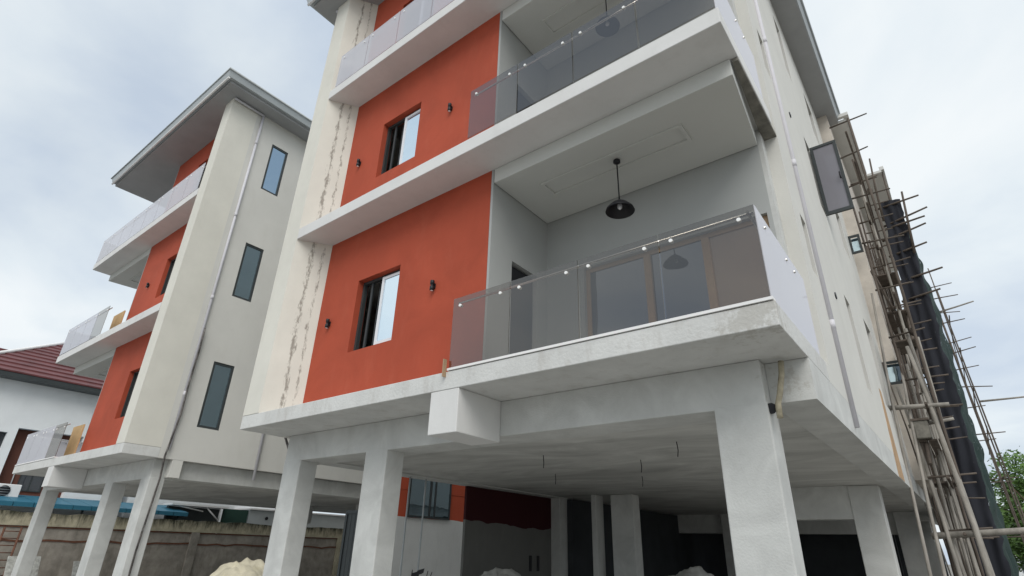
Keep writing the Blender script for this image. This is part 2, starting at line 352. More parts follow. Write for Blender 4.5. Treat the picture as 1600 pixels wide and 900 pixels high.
# ------------------------------------------------------------------ ground
g = MB(); g.q([(-600, -600, GZ), (600, -600, GZ), (600, 900, GZ), (-600, 900, GZ)]); g = g.done('ground', 'ground'); g['kind'] = 'structure'
g = MB().box(-30, 8, -30, 3.2, GZ, GZ + .004); g = g.done('forecourt_pavement', paint('pale_concrete_paving', (.27, .265, .25), var=.1, scale=.6, bump=.4, bscale=12)); g['kind'] = 'structure'
g = MB().box(-21.3, -.6, 3.2, 36, GZ, GZ + .12); g = g.done('parking_floor', paint('parking_floor_concrete', (.40, .39, .37), var=.2, scale=.8)); g['kind'] = 'structure'

# ------------------------------------------------------------------ apartment blocks
Z = [1.56, 4.78, 7.99]                         # slab undersides
RZ = 11.0                                      # eave soffit
YE = 26.0
def sliding_window(b, x0, x1, z0, z1, y):
    f = MB()
    t = .045
    f.box(x0, x0 + t, y, y + .06, z0, z1).box(x1 - t, x1, y, y + .06, z0, z1)
    f.box(x0 + t, x1 - t, y + .002, y + .058, z1 - t, z1).box(x0 + t, x1 - t, y + .002, y + .058, z0, z0 + t)
    o = f.done('window', 'frame_d', b)
    if T[0]:                                   # the far block's windows slide the other way
        xx = lambda q: x0 + x1 - q
    else: xx = lambda q: q
    xm = x0 + (x1 - x0) * .50
    sash0, sash1 = (xm, x1) if not T[0] else (x0, xm)
    s = MB(); xm, xr = sash0 + (.002 if not T[0] else t), sash1 + (0 if not T[0] else t)
    s.box(xm, xm + t, y - .02, y + .02, z0 + t, z1 - t).box(xr - 2 * t, xr - t - .002, y - .02, y + .02, z0 + t, z1 - t)
    s.box(xm + t, xr - 2 * t, y - .018, y + .018, z1 - 2 * t, z1 - t - .002).box(xm + t, xr - 2 * t, y - .018, y + .018, z0 + t + .002, z0 + 2 * t)
    s.done('sash', 'frame_w', o)
    MB().box(xm + t, xr - 2 * t, y - .004, y + .004, z0 + 2 * t, z1 - 2 * t).done('pane', 'sashglass', o)
    s2 = MB(); xa = xx(x0 + (x1 - x0) * .18); xb = xx(x0 + (x1 - x0) * .30) - (.2 if T[0] else 0)
    s2.box(xa, xa + .04, y + .03, y + .055, z0 + t, z1 - t).box(xb, xb + .025, y + .1, y + .125, z0, z1)
    s2.box(xb + .15, xb + .165, y + .1, y + .125, z0, z1)
    s2.done('inner_sash', 'frame_d', o)
def slim_window(b, X, y0, y1, z0, z1, out, pane=True, mat='sideglass'):
    """window in a wall of plane X whose outside lies towards out (+1/-1 along X)"""
    t = .055 if out < 0 else .045; rc = .015 if out < 0 else .10; xa = X - out * rc; xb = X - out * (rc + .055)
    lo, hi = min(xa, xb), max(xa, xb)
    f = MB(); f.box(lo, hi, y0, y0 + t, z0, z1).box(lo, hi, y1 - t, y1, z0, z1).box(lo + .002, hi - .002, y0 + t, y1 - t, z1 - t, z1).box(lo + .002, hi - .002, y0 + t, y1 - t, z0, z0 + t)
    o = f.done('window', 'frame_d', b)
    if pane: MB().box((lo + hi) / 2 - .004, (lo + hi) / 2 + .004, y0 + t, y1 - t, z0 + t, z1 - t).done('pane', mat, o)
    return o
def railing(b, x0, x1, n, z, y, mat, side=None):
    h = .87
    r = MB().tube([(x0 + .03, y + .07, z + h - .035), (x1 - .03, y + .07, z + h - .035)], .014)
    if side: r.tube([(x1 - .07, y + .03, z + h - .035), (x1 - .07, side - .03, z + h - .035)], .014)
    rail = r.done('balcony_railing', 'steel', b)
    wd = (x1 - x0) / n
    for i in range(n):
        a = x0 + i * wd + .008; c = a + wd - .016
        MB().box(a, c, y, y + .012, z + .027, z + h).done('glass_pane', 'rail' if (T[0] and n == 4 and i == 0) else mat, rail)
        for s in (a + .11, c - .13):
            MB().tube([(s, y - .012, z + .765), (s, y + .03, z + .765)], .017, 12).done('stud', 'stud', rail)
    if side:
        MB().box(x1 - .014, x1 - .002, y + .014, side, z - .02, z + h).done('glass_pane', 'railside', rail)
        for s in (y + .25, y + .95, y + 1.25):
            MB().tube([(x1 + .012, s, z + .765), (x1 - .03, s, z + .765)], .014, 12).done('stud', 'steel', rail)
    return rail

def block(mirror, label):
    T[0] = mirror
    b = thing('apartment_building', (fx(-4.7), 11, GZ), label, 'building')
    P = 'fin_m' if mirror else 'fin'
    # fins at the outer end: straight outside, splayed inside
    MB().prism([(-8.6, 4.2), (-8.15, 4.2), (-7.82, 4.7), (-7.82, 4.9), (-8.6, 4.9)], 1.768, RZ).done('fin', P, b)
    # storey slabs
    for i, z in enumerate(Z):
        x0 = -8.6 if i == 0 else -8.14
        yf = 4.2 if i == 0 else 4.193
        MB().prism([(x0, yf), (-.8, yf), (-.8, 6.0), (-.97, 6.0), (-.97, 6.3), (-8.45, 6.3), (-8.45, 4.9), (x0, 4.9)] if i == 0 else [(x0, yf), (-.8, yf), (-.8, 6.0), (-.97, 6.0), (-.97, 6.3), (-7.9, 6.3), (-7.9, 4.8)], z, z + (.203 if i == 0 else .21)).done('floor_slab', 'slab' if i else 'slab_raw', b, bevel=.008)
        # white kerb strip that carries the glass
        if i == 0: MB().box(-4.22 if i < 2 else -8.02, -.81, 4.19, 4.28, z + .2105, z + .236).done('kerb_strip', 'trim', b)
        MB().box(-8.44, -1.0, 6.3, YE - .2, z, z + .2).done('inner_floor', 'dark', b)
    # hanging box and front beam
    MB().box(-4.45, -4.03, 4.203, 4.925, 1.09, 1.558).done('drop_box', 'slab', b, bevel=.008)
    MB().box(-8.39, -1.16, 4.93, 5.40, 1.16, 1.558).done('front_beam', 'plaster', b, bevel=.008)
    MB().box(-1.158, -.8, 5.10, YE, 1.2, 1.556).done('edge_beam', 'plaster', b)
    MB().box(-8.4, -8.0, 5.45, YE, 1.2, 1.556).done('edge_beam', 'plaster', b)
    MB().box(-7.99, -1.16, 5.41, YE - .02, 1.22, 1.54).done('parking_ceiling', 'wash', b)
    # cross beams and columns
    for yb in (12.1, 19.2):
        MB().box(-3.2 if yb < 13 else -8.0, -1.26, yb, yb + .3, .66, 1.218).done('cross_beam', 'plaster', b)
    for (x, y) in ((-8.4, 4.93), (-6.4, 4.93), (-1.6, 4.93)):
        MB().box(x, x + .45, y - .003, y + .3, GZ + .1, 1.19).done('column', 'plaster', b, bevel=.012)
    for (x, y, wx) in ((-1.72, 12.08, .48), (-6.55, 12.1, .55), (-6.95, 11.9, .13), (-8.34, 12.25, .3), (-1.75, 19.0, .5), (-6.4, 19.0, .45), (-1.7, 24, .45)):
        MB().box(x, x + wx, y, y + .34, GZ + .1, 1.215).done('column', 'plaster', b, bevel=.012)
    # front walls
    H = [(z + 1.06, z + 2.26) for z in Z]
    wins = [(-6.87, -5.88, a, c) for a, c in H]
    MB().wall('y', 4.7, 4.9, -7.82, -4.16, 1.763, RZ, wins).done('red_wall', 'red', b)
    for x0, x1, a, c in wins: sliding_window(b, x0, x1, a, c, 4.80)
    # porch: left return wall, back wall, side return
    doors = [(5.16, 5.75, z + .2, z + 1.98) for z in Z]
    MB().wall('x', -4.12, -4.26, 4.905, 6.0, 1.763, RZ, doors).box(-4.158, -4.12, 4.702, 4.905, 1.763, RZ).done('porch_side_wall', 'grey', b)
    for d in doors:
        MB().box(-4.22, -4.18, d[0] + .03, d[1] - .03, d[2], d[3] - .03).done('door', 'black', b)
    slid = [(-3.50, -1.05, z + .2, z + 2.04) for z in Z]
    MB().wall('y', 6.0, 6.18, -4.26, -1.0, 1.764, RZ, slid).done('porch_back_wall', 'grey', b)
    for x0, x1, a, c in slid:
        fr = MB(); t = .06; y = 6.06
        fr.box(x0, x0 + t, y, y + .08, a, c).box(x1 - t, x1, y, y + .08, a, c).box(x0 + t, x1 - t, y + .002, y + .078, c - t, c).box(x0 + t, x1 - t, y + .002, y + .078, a, a + .05)
        for xm in (-2.62, -1.85): fr.box(xm, xm + .09, y - .02, y + .06, a + .05, c - t)
        o = fr.done('sliding_door', 'frame_b', b)
        for p0, p1 in ((x0 + t, -2.62), (-2.53, -1.85), (-1.76, x1 - t)):
            MB().box(p0, p1, y + .02, y + .03, a + .05, c - t).done('pane', 'brownglass' if p1 > -1.2 else 'doorglass', o)
    MB().box(-1.0, -.95, 6.0, 6.2, 1.77, RZ).done('corner_pilaster', 'plaster', b)
    # dropped porch ceilings
    for z in Z[1:]:
        MB().prism([(-4.11, 4.7), (-.88, 4.7), (-1.0, 5.99), (-4.11, 5.99)], z - .23, z - .004).done('porch_ceiling', 'ceil', b, bevel=.006)
        MB().box(-3.60, -1.60, 5.08, 5.12, z - .255, z - .232).box(-3.60, -1.60, 5.38, 5.42, z - .255, z - .232).box(-3.60, -3.56, 5.12, 5.38, z - .254, z - .233).box(-1.64, -1.60, 5.12, 5.38, z - .254, z - .233).done('ceiling_moulding', 'ceil', b)
        MB().prism([(-.865, 4.72), (-.805, 4.72), (-.805, 6.2), (-.97, 6.2)], z - .05, z - .003).done('rough_slab_edge', 'rough', b)
    # side walls
    wn = [(6.62, 6.92, 3.05, 3.83), (6.62, 6.92, 6.27, 7.05), (6.62, 6.92, 9.5, 10.28), (9.5, 10.0, 2.3, 3.83), (9.5, 10.0, 5.52, 7.05), (9.5, 10.0, 8.75, 10.28),
          (12.1, 13.0, 2.6, 4.3), (12.1, 13.0, 5.9, 7.1), (12.1, 13.0, 9.0, 10.2)]
    MB().wall('x', -.8, -.97, 6.2, 14.3, 1.558, RZ, wn).box(-.968, -.8, 6.0, 6.199, 1.558, 1.768).done('side_wall', 'side', b)
    for i, q in enumerate(wn): slim_window(b, -.8, *q, 1, pane=(i != 4), mat='doorglass')
    MB().box(-1.0, -.56, 14.3, YE, 1.5, RZ).done('rear_side_wall', 'raw', b)
    wl = [(5.5, 6.0, 2.3, 3.83), (5.5, 6.0, 5.52, 7.05), (5.5, 6.0, 8.75, 10.28), (9.2, 9.8, 2.3, 3.83), (9.2, 9.8, 5.52, 7.05), (9.2, 9.8, 8.75, 10.28)]
    MB().wall('x', -8.6, -8.42, 4.9, YE, 1.56, RZ, wl).done('side_wall', 'side', b)
    for q in wl: slim_window(b, -8.6, *q, -1)
    MB().box(-8.597, -8.3, 5.2, 5.42, 1.2, 1.557).done('beam_stub', 'side', b)
    MB().box(-8.42, -1.0, YE - .2, YE, 1.5, RZ).done('rear_wall', 'side', b)
    # downpipes with sockets and clips
    def pipe(X, Y, z0, z1, out):
        d = MB().tube([(X, Y, z0), (X, Y, z1)], .032, 14)
        o = d.done('downpipe', 'pvc', b)
        zz = z0 + 1.2
        while zz < z1:
            MB().tube([(X, Y, zz - .06), (X, Y, zz + .05)], .0345, 14).done('pipe_socket', 'pvc', o); zz += 2.35
    pipe(-.785, 7.05, 1.30, RZ - .02, 1)
    pipe(-8.64, 5.05, 1.75, RZ - .02, -1)
    pipe(-8.64, 7.05, 1.33, RZ - .02, -1)
    MB().tube([(-8.66, 5.05, RZ - .06), (-8.66, 4.2, RZ - .06)], .03, 8).done('gutter_outlet', 'pvc', b)
    MB().tube([(-8.70, 5.06, 4.5), (-8.675, 5.08, 3.9), (-8.70, 5.05, 3.2), (-8.68, 5.07, 2.5), (-8.66, 5.0, 1.6), (-8.47, 5.10, 1.2), (-8.44, 5.05, -.2), (-8.46, 5.05, GZ + .1)], .02, 6).done('stained_cable', 'tar', b)
    # eaves, fascia, gutter and hip roof
    ex0, ex1, ey0, ey1 = -9.05, (-1.12 if mirror else -.36), 3.85, 14.85
    MB().box(ex0, ex1, ey0, ey1, RZ + .002, RZ + .08).done('eave_soffit', 'soffit_board', b)
    gt = MB()
    gt.hexa([(ex0 - .10, ey0 - .10, RZ + .08), (ex1 + .02, ey0 - .10, RZ + .08), (ex1 + .02, ey0 + .02, RZ + .08), (ex0 - .10, ey0 + .02, RZ + .08),
             (ex0 - .15, ey0 - .15, RZ + .27), (ex1 + .08, ey0 - .15, RZ + .27), (ex1 + .08, ey0 + .02, RZ + .27), (ex0 - .15, ey0 + .02, RZ + .27)])
    gt.hexa([(ex1 - .02, ey0 + .02, RZ + .082), (ex1 + .02, ey0 + .02, RZ + .082), (ex1 + .02, ey1, RZ + .082), (ex1 - .02, ey1, RZ + .082),
             (ex1 - .02, ey0 + .02, RZ + .268), (ex1 + .08, ey0 + .02, RZ + .268), (ex1 + .08, ey1, RZ + .268), (ex1 - .02, ey1, RZ + .268)])
    gt.hexa([(ex0 - .10, ey0 + .02, RZ + .082), (ex0 + .02, ey0 + .02, RZ + .082), (ex0 + .02, YE, RZ + .082), (ex0 - .10, YE, RZ + .082),
             (ex0 - .15, ey0 + .02, RZ + .268), (ex0 + .02, ey0 + .02, RZ + .268), (ex0 + .02, YE, RZ + .268), (ex0 - .15, YE, RZ + .268)])
    gt.done('gutter', 'gutter', b)
    lip = MB(); lip.tube([(ex0 - .16, YE, RZ + .28), (ex0 - .16, ey0 - .16, RZ + .28), (ex1 + .09, ey0 - .16, RZ + .28), (ex1 + .09, ey1, RZ + .28)], .03, 8)
    MB().tube([(ex0 - .09, ey0 - .09, RZ + .05), (ex1 + .02, ey0 - .09, RZ + .05)], .03, 8).done('eave_trim', 'trim', b)
    lip.done('gutter_lip', 'gutter', b)
    MB().box(-1.0, -.17, 14.855, 18, RZ + .003, RZ + .078).box(-.36, -.08, 14.74, 14.853, RZ + .10, RZ + .20).box(-.21, -.08, 14.855, 18, RZ + .082, RZ + .20).done('rear_eave', 'white', b)
    MB().box(-1.0, .30, 18.02, YE, RZ + .003, RZ + .08).box(.26, .38, 18.02, YE, RZ + .082, RZ + .20).done('rear_eave', 'white', b)
    rf = MB(); a = (ex0, ey0, RZ + .26); c = (ex1, ey0, RZ + .26); d = (ex1, YE, RZ + .26); e_ = (ex0, YE, RZ + .26); m1 = (-4.7, 8.2, RZ + 1.9); m2 = (-4.7, YE - 4, RZ + 1.9)
    rf.q([a, c, m1]); rf.q([c, d, m2, m1]); rf.q([d, e_, m2]); rf.q([e_, a, m1, m2]); rf.q([a, c, d, e_]); rf.done('roof', 'gutter', b)
    # balcony glass
    railing(b, -4.22, -.82, 4, Z[0] + .21, 4.21, 'rail' if not mirror else 'railfilm', side=5.92)
    railing(b, -4.20, -.82, 4, Z[1] + .22, 4.205, 'rail' if not mirror else 'railfilm', side=5.92)
    railing(b, -8.0, -.82, 8, Z[2] + .22, 4.205, 'railfilm', side=5.92)
    if not mirror:
        # open casement leaf on the second storey and two small ones further along
        o = MB().box(-.795, -.36, 9.93, 9.975, 5.54, 5.60).box(-.795, -.36, 9.93, 9.975, 6.99, 7.04).box(-.795, -.745, 9.932, 9.973, 5.60, 6.99).box(-.41, -.36, 9.932, 9.973, 5.60, 6.99).done('window_leaf', 'frame_d', b)
        MB().box(-.745, -.41, 9.948, 9.956, 5.60, 6.99).done('pane', 'leafglass', o)
        MB().tube([(-.43, 9.92, 6.28), (-.43, 9.88, 6.30), (-.43, 9.88, 6.16)], .012, 6).done('handle', 'black', o)
        for z0, z1, x1 in ((6.55, 7.03, -.56), (3.38, 3.88, -.44)):
            o = MB().box(-.795, x1, 13.9, 13.94, z0, z0 + .05).box(-.795, x1, 13.9, 13.94, z1 - .05, z1).box(-.795, -.75, 13.902, 13.938, z0 + .05, z1 - .05).box(x1 - .05, x1, 13.902, 13.938, z0 + .05, z1 - .05).done('window_leaf', 'frame_d', b)
            MB().hexa([(-.75, 13.91, z0 + .05), (x1 - .05, 13.91, z0 + .05), (x1 - .05, 13.918, z0 + .05), (-.75, 13.918, z0 + .05),
                       (-.75, 13.99, z1 - .05), (x1 - .05, 13.99, z1 - .05), (x1 - .05, 13.998, z1 - .05), (-.75, 13.998, z1 - .05)]).done('pane', 'blueglass', o)
        for y, z in ((8.13, 6.52), (8.26, 3.33), (11.4, 7.99)):
            MB().tube([(-.82, y, z), (-.785, y, z)], .05, 10).done('vent_hole', 'black', b)
        # grubby soil pipe in the corner between beam and column
        MB().tube([(-1.00, 5.0, 1.53), (-1.01, 4.99, 1.42), (-1.05, 4.97, 1.24), (-1.07, 4.94, 1.16), (-1.07, 4.93, 1.04)], .024, 10).done('soil_pipe', 'oldpvc', b)
        MB().tube([(-1.16, 5.06, 1.15), (-1.13, 4.95, 1.13)], .045, 10).done('pipe_elbow', 'black', b)
        MB().box(-4.25, -4.235, 4.15, 4.197, 1.70, 1.90).done('wood_batten', 'frame_b', b)
        # dark room under the block with its half painted wall
        MB().box(-8.36, -8.3, 9.12, 12.25, GZ + .12, 1.198).done('store_wall', 'twotone_d', b)
        for y in (11.35, 11.65): MB().box(-8.3, -8.285, y, y + .09, -.42, -.10).done('socket_box', 'black', b)
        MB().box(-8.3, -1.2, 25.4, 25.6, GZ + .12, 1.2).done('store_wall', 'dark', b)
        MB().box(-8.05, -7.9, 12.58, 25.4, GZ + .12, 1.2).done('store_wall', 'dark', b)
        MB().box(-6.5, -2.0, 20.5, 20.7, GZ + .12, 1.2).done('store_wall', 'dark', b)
        # ceiling wiring tails
        for k, (x, y) in enumerate(((-4.6, 6.6), (-2.6, 6.5), (-3.6, 7.6), (-2.4, 8.0), (-5.6, 8.4), (-4.4, 9.3))):
            MB().tube([(x, y, 1.22), (x + .01, y, 1.12), (x - .01, y + .02, 1.05)], .006, 5).done('wire_tail', 'black', b)
        # orange drip stain on the band
        MB().hexa([(-.80, 10.9, 1.21), (-.796, 10.9, 1.21), (-.796, 11.75, 1.21), (-.80, 11.75, 1.21), (-.80, 11.45, 2.75), (-.796, 11.45, 2.75), (-.796, 11.7, 2.75), (-.80, 11.7, 2.75)]).done('rust_stain', paint('rust_stain', (.44, .29, .17), var=.45, scale=5, stretch=(1, 3, .6)), b)
    else:
        MB().box(-8.65, -8.5, 11.2, 16.0, GZ + .12, 1.555).done('core_wall_low', 'twotone_l', b)
        MB().wall('x', -8.66, -8.6, 11.2, 16.0, 1.557, 2.9, [(12.3, 13.3, 1.7, 2.4)]).done('core_wall', 'twotone_l', b)
    T[0] = None
    return b
M['ply'] = paint('ochre_plywood', (.55, .37, .19), var=.15, scale=3)
main = block(False, 'nearest four storey block with terracotta panels and a glass balcony over the open parking bays')
left = block(True, 'further block on the left, its plain cream side wall with slim windows facing the camera')
fo = None
# core wall window of the far block (seen under the near block's beam)
def core_window():
    X = MX + 8.66
    o = MB().box(X, X + .03, 11.92, 13.72, .80, .86).box(X, X + .03, 11.92, 13.72, 2.3, 2.36).box(X, X + .03, 11.92, 11.98, .86, 2.3).box(X, X + .03, 12.78, 12.86, .86, 2.3).box(X, X + .03, 13.0, 13.06, .86, 2.3).box(X, X + .03, 13.66, 13.72, .86, 2.3)
    o = o.done('window', 'frame_d', left)
    MB().box(X + .005, X + .015, 11.98, 13.66, .86, 2.3).done('pane', 'sideglass', o)
core_window()

# ------------------------------------------------------------------ lamps
def pendant(x, y, z, label):
    t = thing('pendant_lamp', (x, y, z), label, 'lamp', 'pendant lamps over the balconies')
    MB().lathe((x, y, z), [(.045, 0), (.045, -.03), (.01, -.045)], 16).done('ceiling_rose', 'black', t)
    MB().tube([(x, y, z - .04), (x, y, z - .62)], .009, 8).done('rod', 'black', t)
    MB().lathe((x, y, z), [(.02, -.60), (.045, -.62), (.10, -.66), (.165, -.73), (.178, -.765), (.170, -.765), (.10, -.675), (.02, -.63)], 32).done('lamp_shade', 'black', t)
    MB().lathe((x, y, z), [(.012, -.64), (.03, -.68), (.028, -.72), (.008, -.74)], 14).done('bulb', 'frame_w', t)
pendant(-2.52, 5.24, 4.535, 'black pendant lamp hanging from the ceiling of the first balcony')
pendant(-2.52, 5.24, 7.745, 'black pendant lamp above the upper balcony glass, at the top of the photo')
def wall_lamp(x, z, label):
    t = thing('wall_lamp', (x, 4.7, z), label, 'wall lamp', 'black up and down lamps on the terracotta walls')
    MB().box(x - .025, x + .025, 4.68, 4.70, z - .035, z + .035).done('back_plate', 'black', t)
    MB().lathe((x, 4.655, z), [(.024, -.075), (.030, -.07), (.030, -.018), (.02, -.01), (.02, .01), (.030, .018), (.030, .07), (.024, .075)], 16).done('lamp_body', 'black', t)
    MB().lathe((x, 4.655, z), [(.02, -.079), (.02, -.0755)], 12).done('lens', 'frame_w', t)
wall_lamp(-5.10, 3.24, 'black up and down wall lamp right of the lower window of the near block')
wall_lamp(-7.47, 3.21, 'black up and down wall lamp left of the lower window of the near block')
wall_lamp(-5.10, 6.43, 'black up and down wall lamp right of the upper window of the near block')
wall_lamp(-7.42, 6.39, 'black up and down wall lamp left of the upper window of the near block')
wall_lamp(MX + 5.10, 6.43, 'tiny dark wall lamp on the red panel of the far block')

T[0] = True
for z, lb, gr in ((1.80, 'ochre plywood sheet standing inside the lowest balcony of the far block', 0), (5.02, 'ochre plywood sheet standing inside the second balcony of the far block', 0)):
    tag(MB().box(-4.10, -3.30, 4.60, 4.63, z + .02, z + .87).done('plywood_sheet', 'ply'), lb, 'plywood sheet', 'plywood sheets on the far balconies')
T[0] = None
# ------------------------------------------------------------------ things under the blocks
for x, y, lb in ((-8.22, 7.42, 'thin grey steel prop just right of the second column'), (-8.22, 7.83, 'thin grey steel prop in front of the red framed window')):
    tag(MB().tube([(x, y, GZ + .12), (x + .01, y, 1.195)], .016, 8).done('steel_prop', 'gutter'), lb, 'prop', 'props under the near block')
def blob(name, c, rad, mat, seed, label, cat, flat=.6):
    rnd = random.Random(seed); bm = bmesh.new(); bmesh.ops.create_icosphere(bm, subdivisions=5, radius=1)
    from mathutils import noise
    for v in bm.verts:
        p = v.co.copy(); w1 = 1 - abs(noise.noise(p * 1.9 + Vector((seed, 0, 0)))) * 1.8; w2 = 1 - abs(noise.noise(Vector((p.x * 3.4 + p.z * 1.5, p.y * 3.4, p.z * 1.2)) + Vector((0, seed, 0)))) * 2.4
        w1 = max(w1, .2) ** .6; w2 = max(w2, .1) ** .5
        k = .80 + .16 * w1 + .09 * w2 + .03 * noise.noise(p * 9) + .22 * noise.noise(p * 1.1 + Vector((0, 0, seed)))
        z = p.z * k
        if z < 0: z *= .35
        v.co = Vector((c[0] + p.x * k * rad[0], c[1] + p.y * k * rad[1], c[2] + z * rad[2]))
    for f in bm.faces: f.smooth = True
    me = bpy.data.meshes.new(name); bm.to_mesh(me); bm.free(); me.materials.append(M[mat])
    o = bpy.data.objects.new(name, me); C.objects.link(o); return tag(o, label, cat)
blob('tarp_bundle', (-12.75, 7.0, -1.0), (.80, .62, .66), 'tarp', 3, 'cream tarpaulin bundle heaped on the ground between the two blocks', 'tarpaulin')
blob('dark_sack', (-13.55, 6.9, -1.15), (.30, .32, .48), 'black', 5, 'small black sack leaning on the cream tarpaulin bundle', 'sack')
blob('covered_heap', (-6.75, 8.6, -.95), (.70, .7, .62), 'cover', 8, 'grey cloth covered heap in front of the maroon banded wall', 'covered heap')
blob('covered_heap', (-4.45, 11.0, -1.0), (.62, .6, .78), 'cover', 12, 'dim grey covered heap in the dark bay left of the wide column', 'covered heap')
# twiggy debris by the second column
t = thing('brushwood', (-7.5, 7.0, GZ), 'black twigs and scraps sticking up right of the second column', 'debris')
rnd = random.Random(4)
for k in range(14):
    a = Vector((-7.75 + rnd.random() * .4, 6.95 + rnd.random() * .3, -1.45)); d = Vector((rnd.uniform(-.1, .45), rnd.uniform(-.1, .1), rnd.uniform(.9, 1.14)))
    MB().tube([a, a + d * .6 + Vector((rnd.uniform(-.05, .05), 0, 0)), a + d], rnd.uniform(.008, .02), 6, .006).done('twig', 'black', t)
for k in range(5):
    p = Vector((-7.42 + rnd.uniform(-.05, .1), 7.0, -.42 + rnd.uniform(-.05, .14)))
    MB().q([p, p + Vector((.09, .02, .02)), p + Vector((.10, .03, .09)), p + Vector((-.01, .0, .06))]).done('scrap', 'black', t)
# dark steel gate leaf standing in the alley
t = thing('steel_gate_leaf', (-9.3, 7.2, GZ), 'dark steel gate leaf standing upright behind the first two columns', 'gate')
MB().box(-9.72, -9.66, 7.2, 7.26, GZ, .62).box(-8.94, -8.88, 7.2, 7.26, GZ, .62).box(-9.66, -8.94, 7.202, 7.258, .56, .618).box(-9.66, -8.94, 7.202, 7.258, GZ + .002, GZ + .1).done('gate_frame', 'frame_d', t)
for k in range(6): MB().box(-9.655 + k * .119, -9.545 + k * .119, 7.22, 7.24, GZ + .1, .56).done('gate_board', 'frame_d', t)
# left foreground bits by the boundary wall
X0 = -22.9
t = thing('ladder', (X0, 4.9, GZ), 'rusty red ladder leaning on the boundary wall at the left edge', 'ladder')
for dy in (0, .42): MB().tube([(X0 + .3, 4.8 + dy, GZ), (-23.85, 5.1 + dy, .22)], .03, 8).done('rail', 'fencered', t)
for k in range(9):
    f = (k + .7) / 9.2; MB().tube([(X0 + .3 - f * 1.25, 4.8 + .3 * f, GZ + f * 1.82), (X0 + .3 - f * 1.25, 5.22 + .3 * f, GZ + f * 1.82)], .014, 6).done('rung', 'fencered', t)
tag(MB().hexa([(-22.2, 5.2, GZ), (-22.2, 6.0, GZ), (-22.25, 6.0, GZ), (-22.25, 5.2, GZ), (-22.75, 5.2, -.55), (-22.75, 6.0, -.55), (-22.80, 6.0, -.55), (-22.80, 5.2, -.55)]).done('terrazzo_slab', 'stone', bevel=.01), 'speckled grey stone slab leaning between the first two columns of the far block', 'slab', 'leaning slabs')
tag(MB().hexa([(-22.3, 6.9, GZ), (-22.3, 7.5, GZ), (-22.35, 7.5, GZ), (-22.35, 6.9, GZ), (-22.8, 6.9, -.68), (-22.8, 7.5, -.68), (-22.85, 7.5, -.68), (-22.85, 6.9, -.68)]).done('cement_board', 'stone', bevel=.01), 'plain grey board leaning left of the middle column of the far block', 'board', 'leaning slabs')
tag(MB().hexa([(-23.2, 3.6, GZ), (-23.2, 4.7, GZ), (-23.25, 4.7, GZ), (-23.25, 3.6, GZ), (-23.7, 3.6, -.45), (-23.7, 4.7, -.45), (-23.75, 4.7, -.45), (-23.75, 3.6, -.45)]).done('metal_sheet', 'gutter', bevel=.005), 'pale metal sheet propped behind the ladder at the left edge', 'sheet')

# ------------------------------------------------------------------ boundary wall
t = thing('boundary_wall', (-24, 14, GZ), 'weathered grey boundary wall with mouldy coping running behind the parking bays', 'wall')
ys = [0.9 + 3.35 * k for k in range(13)]
for a, b_ in zip(ys, ys[1:]):
    MB().box(-24.20, -24.0, a + .15, b_ - .15, GZ, .27).done('wall_panel', 'fence', t)
    m = MB(); n = 8; rr = random.Random(int(a * 10))
    # ragged red-brown joint strip, a proud smear of mortar
    for zc, th, pr in ((.27, .022, .03), (-.12, .03, .018)):
        zz = [zc + rr.uniform(-.035, .035) * (zc < 0) for _ in range(n + 1)]
        for i in range(n):
            y0 = a + .15 + (b_ - a - .3) * i / n; y1 = a + .15 + (b_ - a - .3) * (i + 1) / n
            m.hexa([(-24.0, y0, zz[i] - th), (-24.0 + pr, y0, zz[i] - th), (-24.0 + pr, y1, zz[i + 1] - th), (-24.0, y1, zz[i + 1] - th),
                    (-24.0, y0, zz[i] + th), (-24.0 + pr, y0, zz[i] + th), (-24.0 + pr, y1, zz[i + 1] + th), (-24.0, y1, zz[i + 1] + th)])
    m.done('mortar_strip', 'fencered', t, weld=False)
    m = MB(); n = 12; zz = [.70 + rr.uniform(-.03, .035) for _ in range(n + 1)]
    if a > 20: pass
    for i in range(n):
        y0 = a + (b_ - a) * i / n; y1 = a + (b_ - a) * (i + 1) / n
        m.hexa([(-24.26, y0, .30), (-23.95, y0, .30), (-23.95, y1, .30), (-24.26, y1, .30), (-24.26, y0, zz[i]), (-23.95, y0, zz[i]), (-23.95, y1, zz[i + 1]), (-24.26, y1, zz[i + 1])])
    m.done('coping', 'fencecap', t)
for y in ys: MB().box(-24.24, -23.93, y - .15, y + .15, GZ, .295).done('pillar', 'fencecap' if int(y) % 2 else 'fence', t)

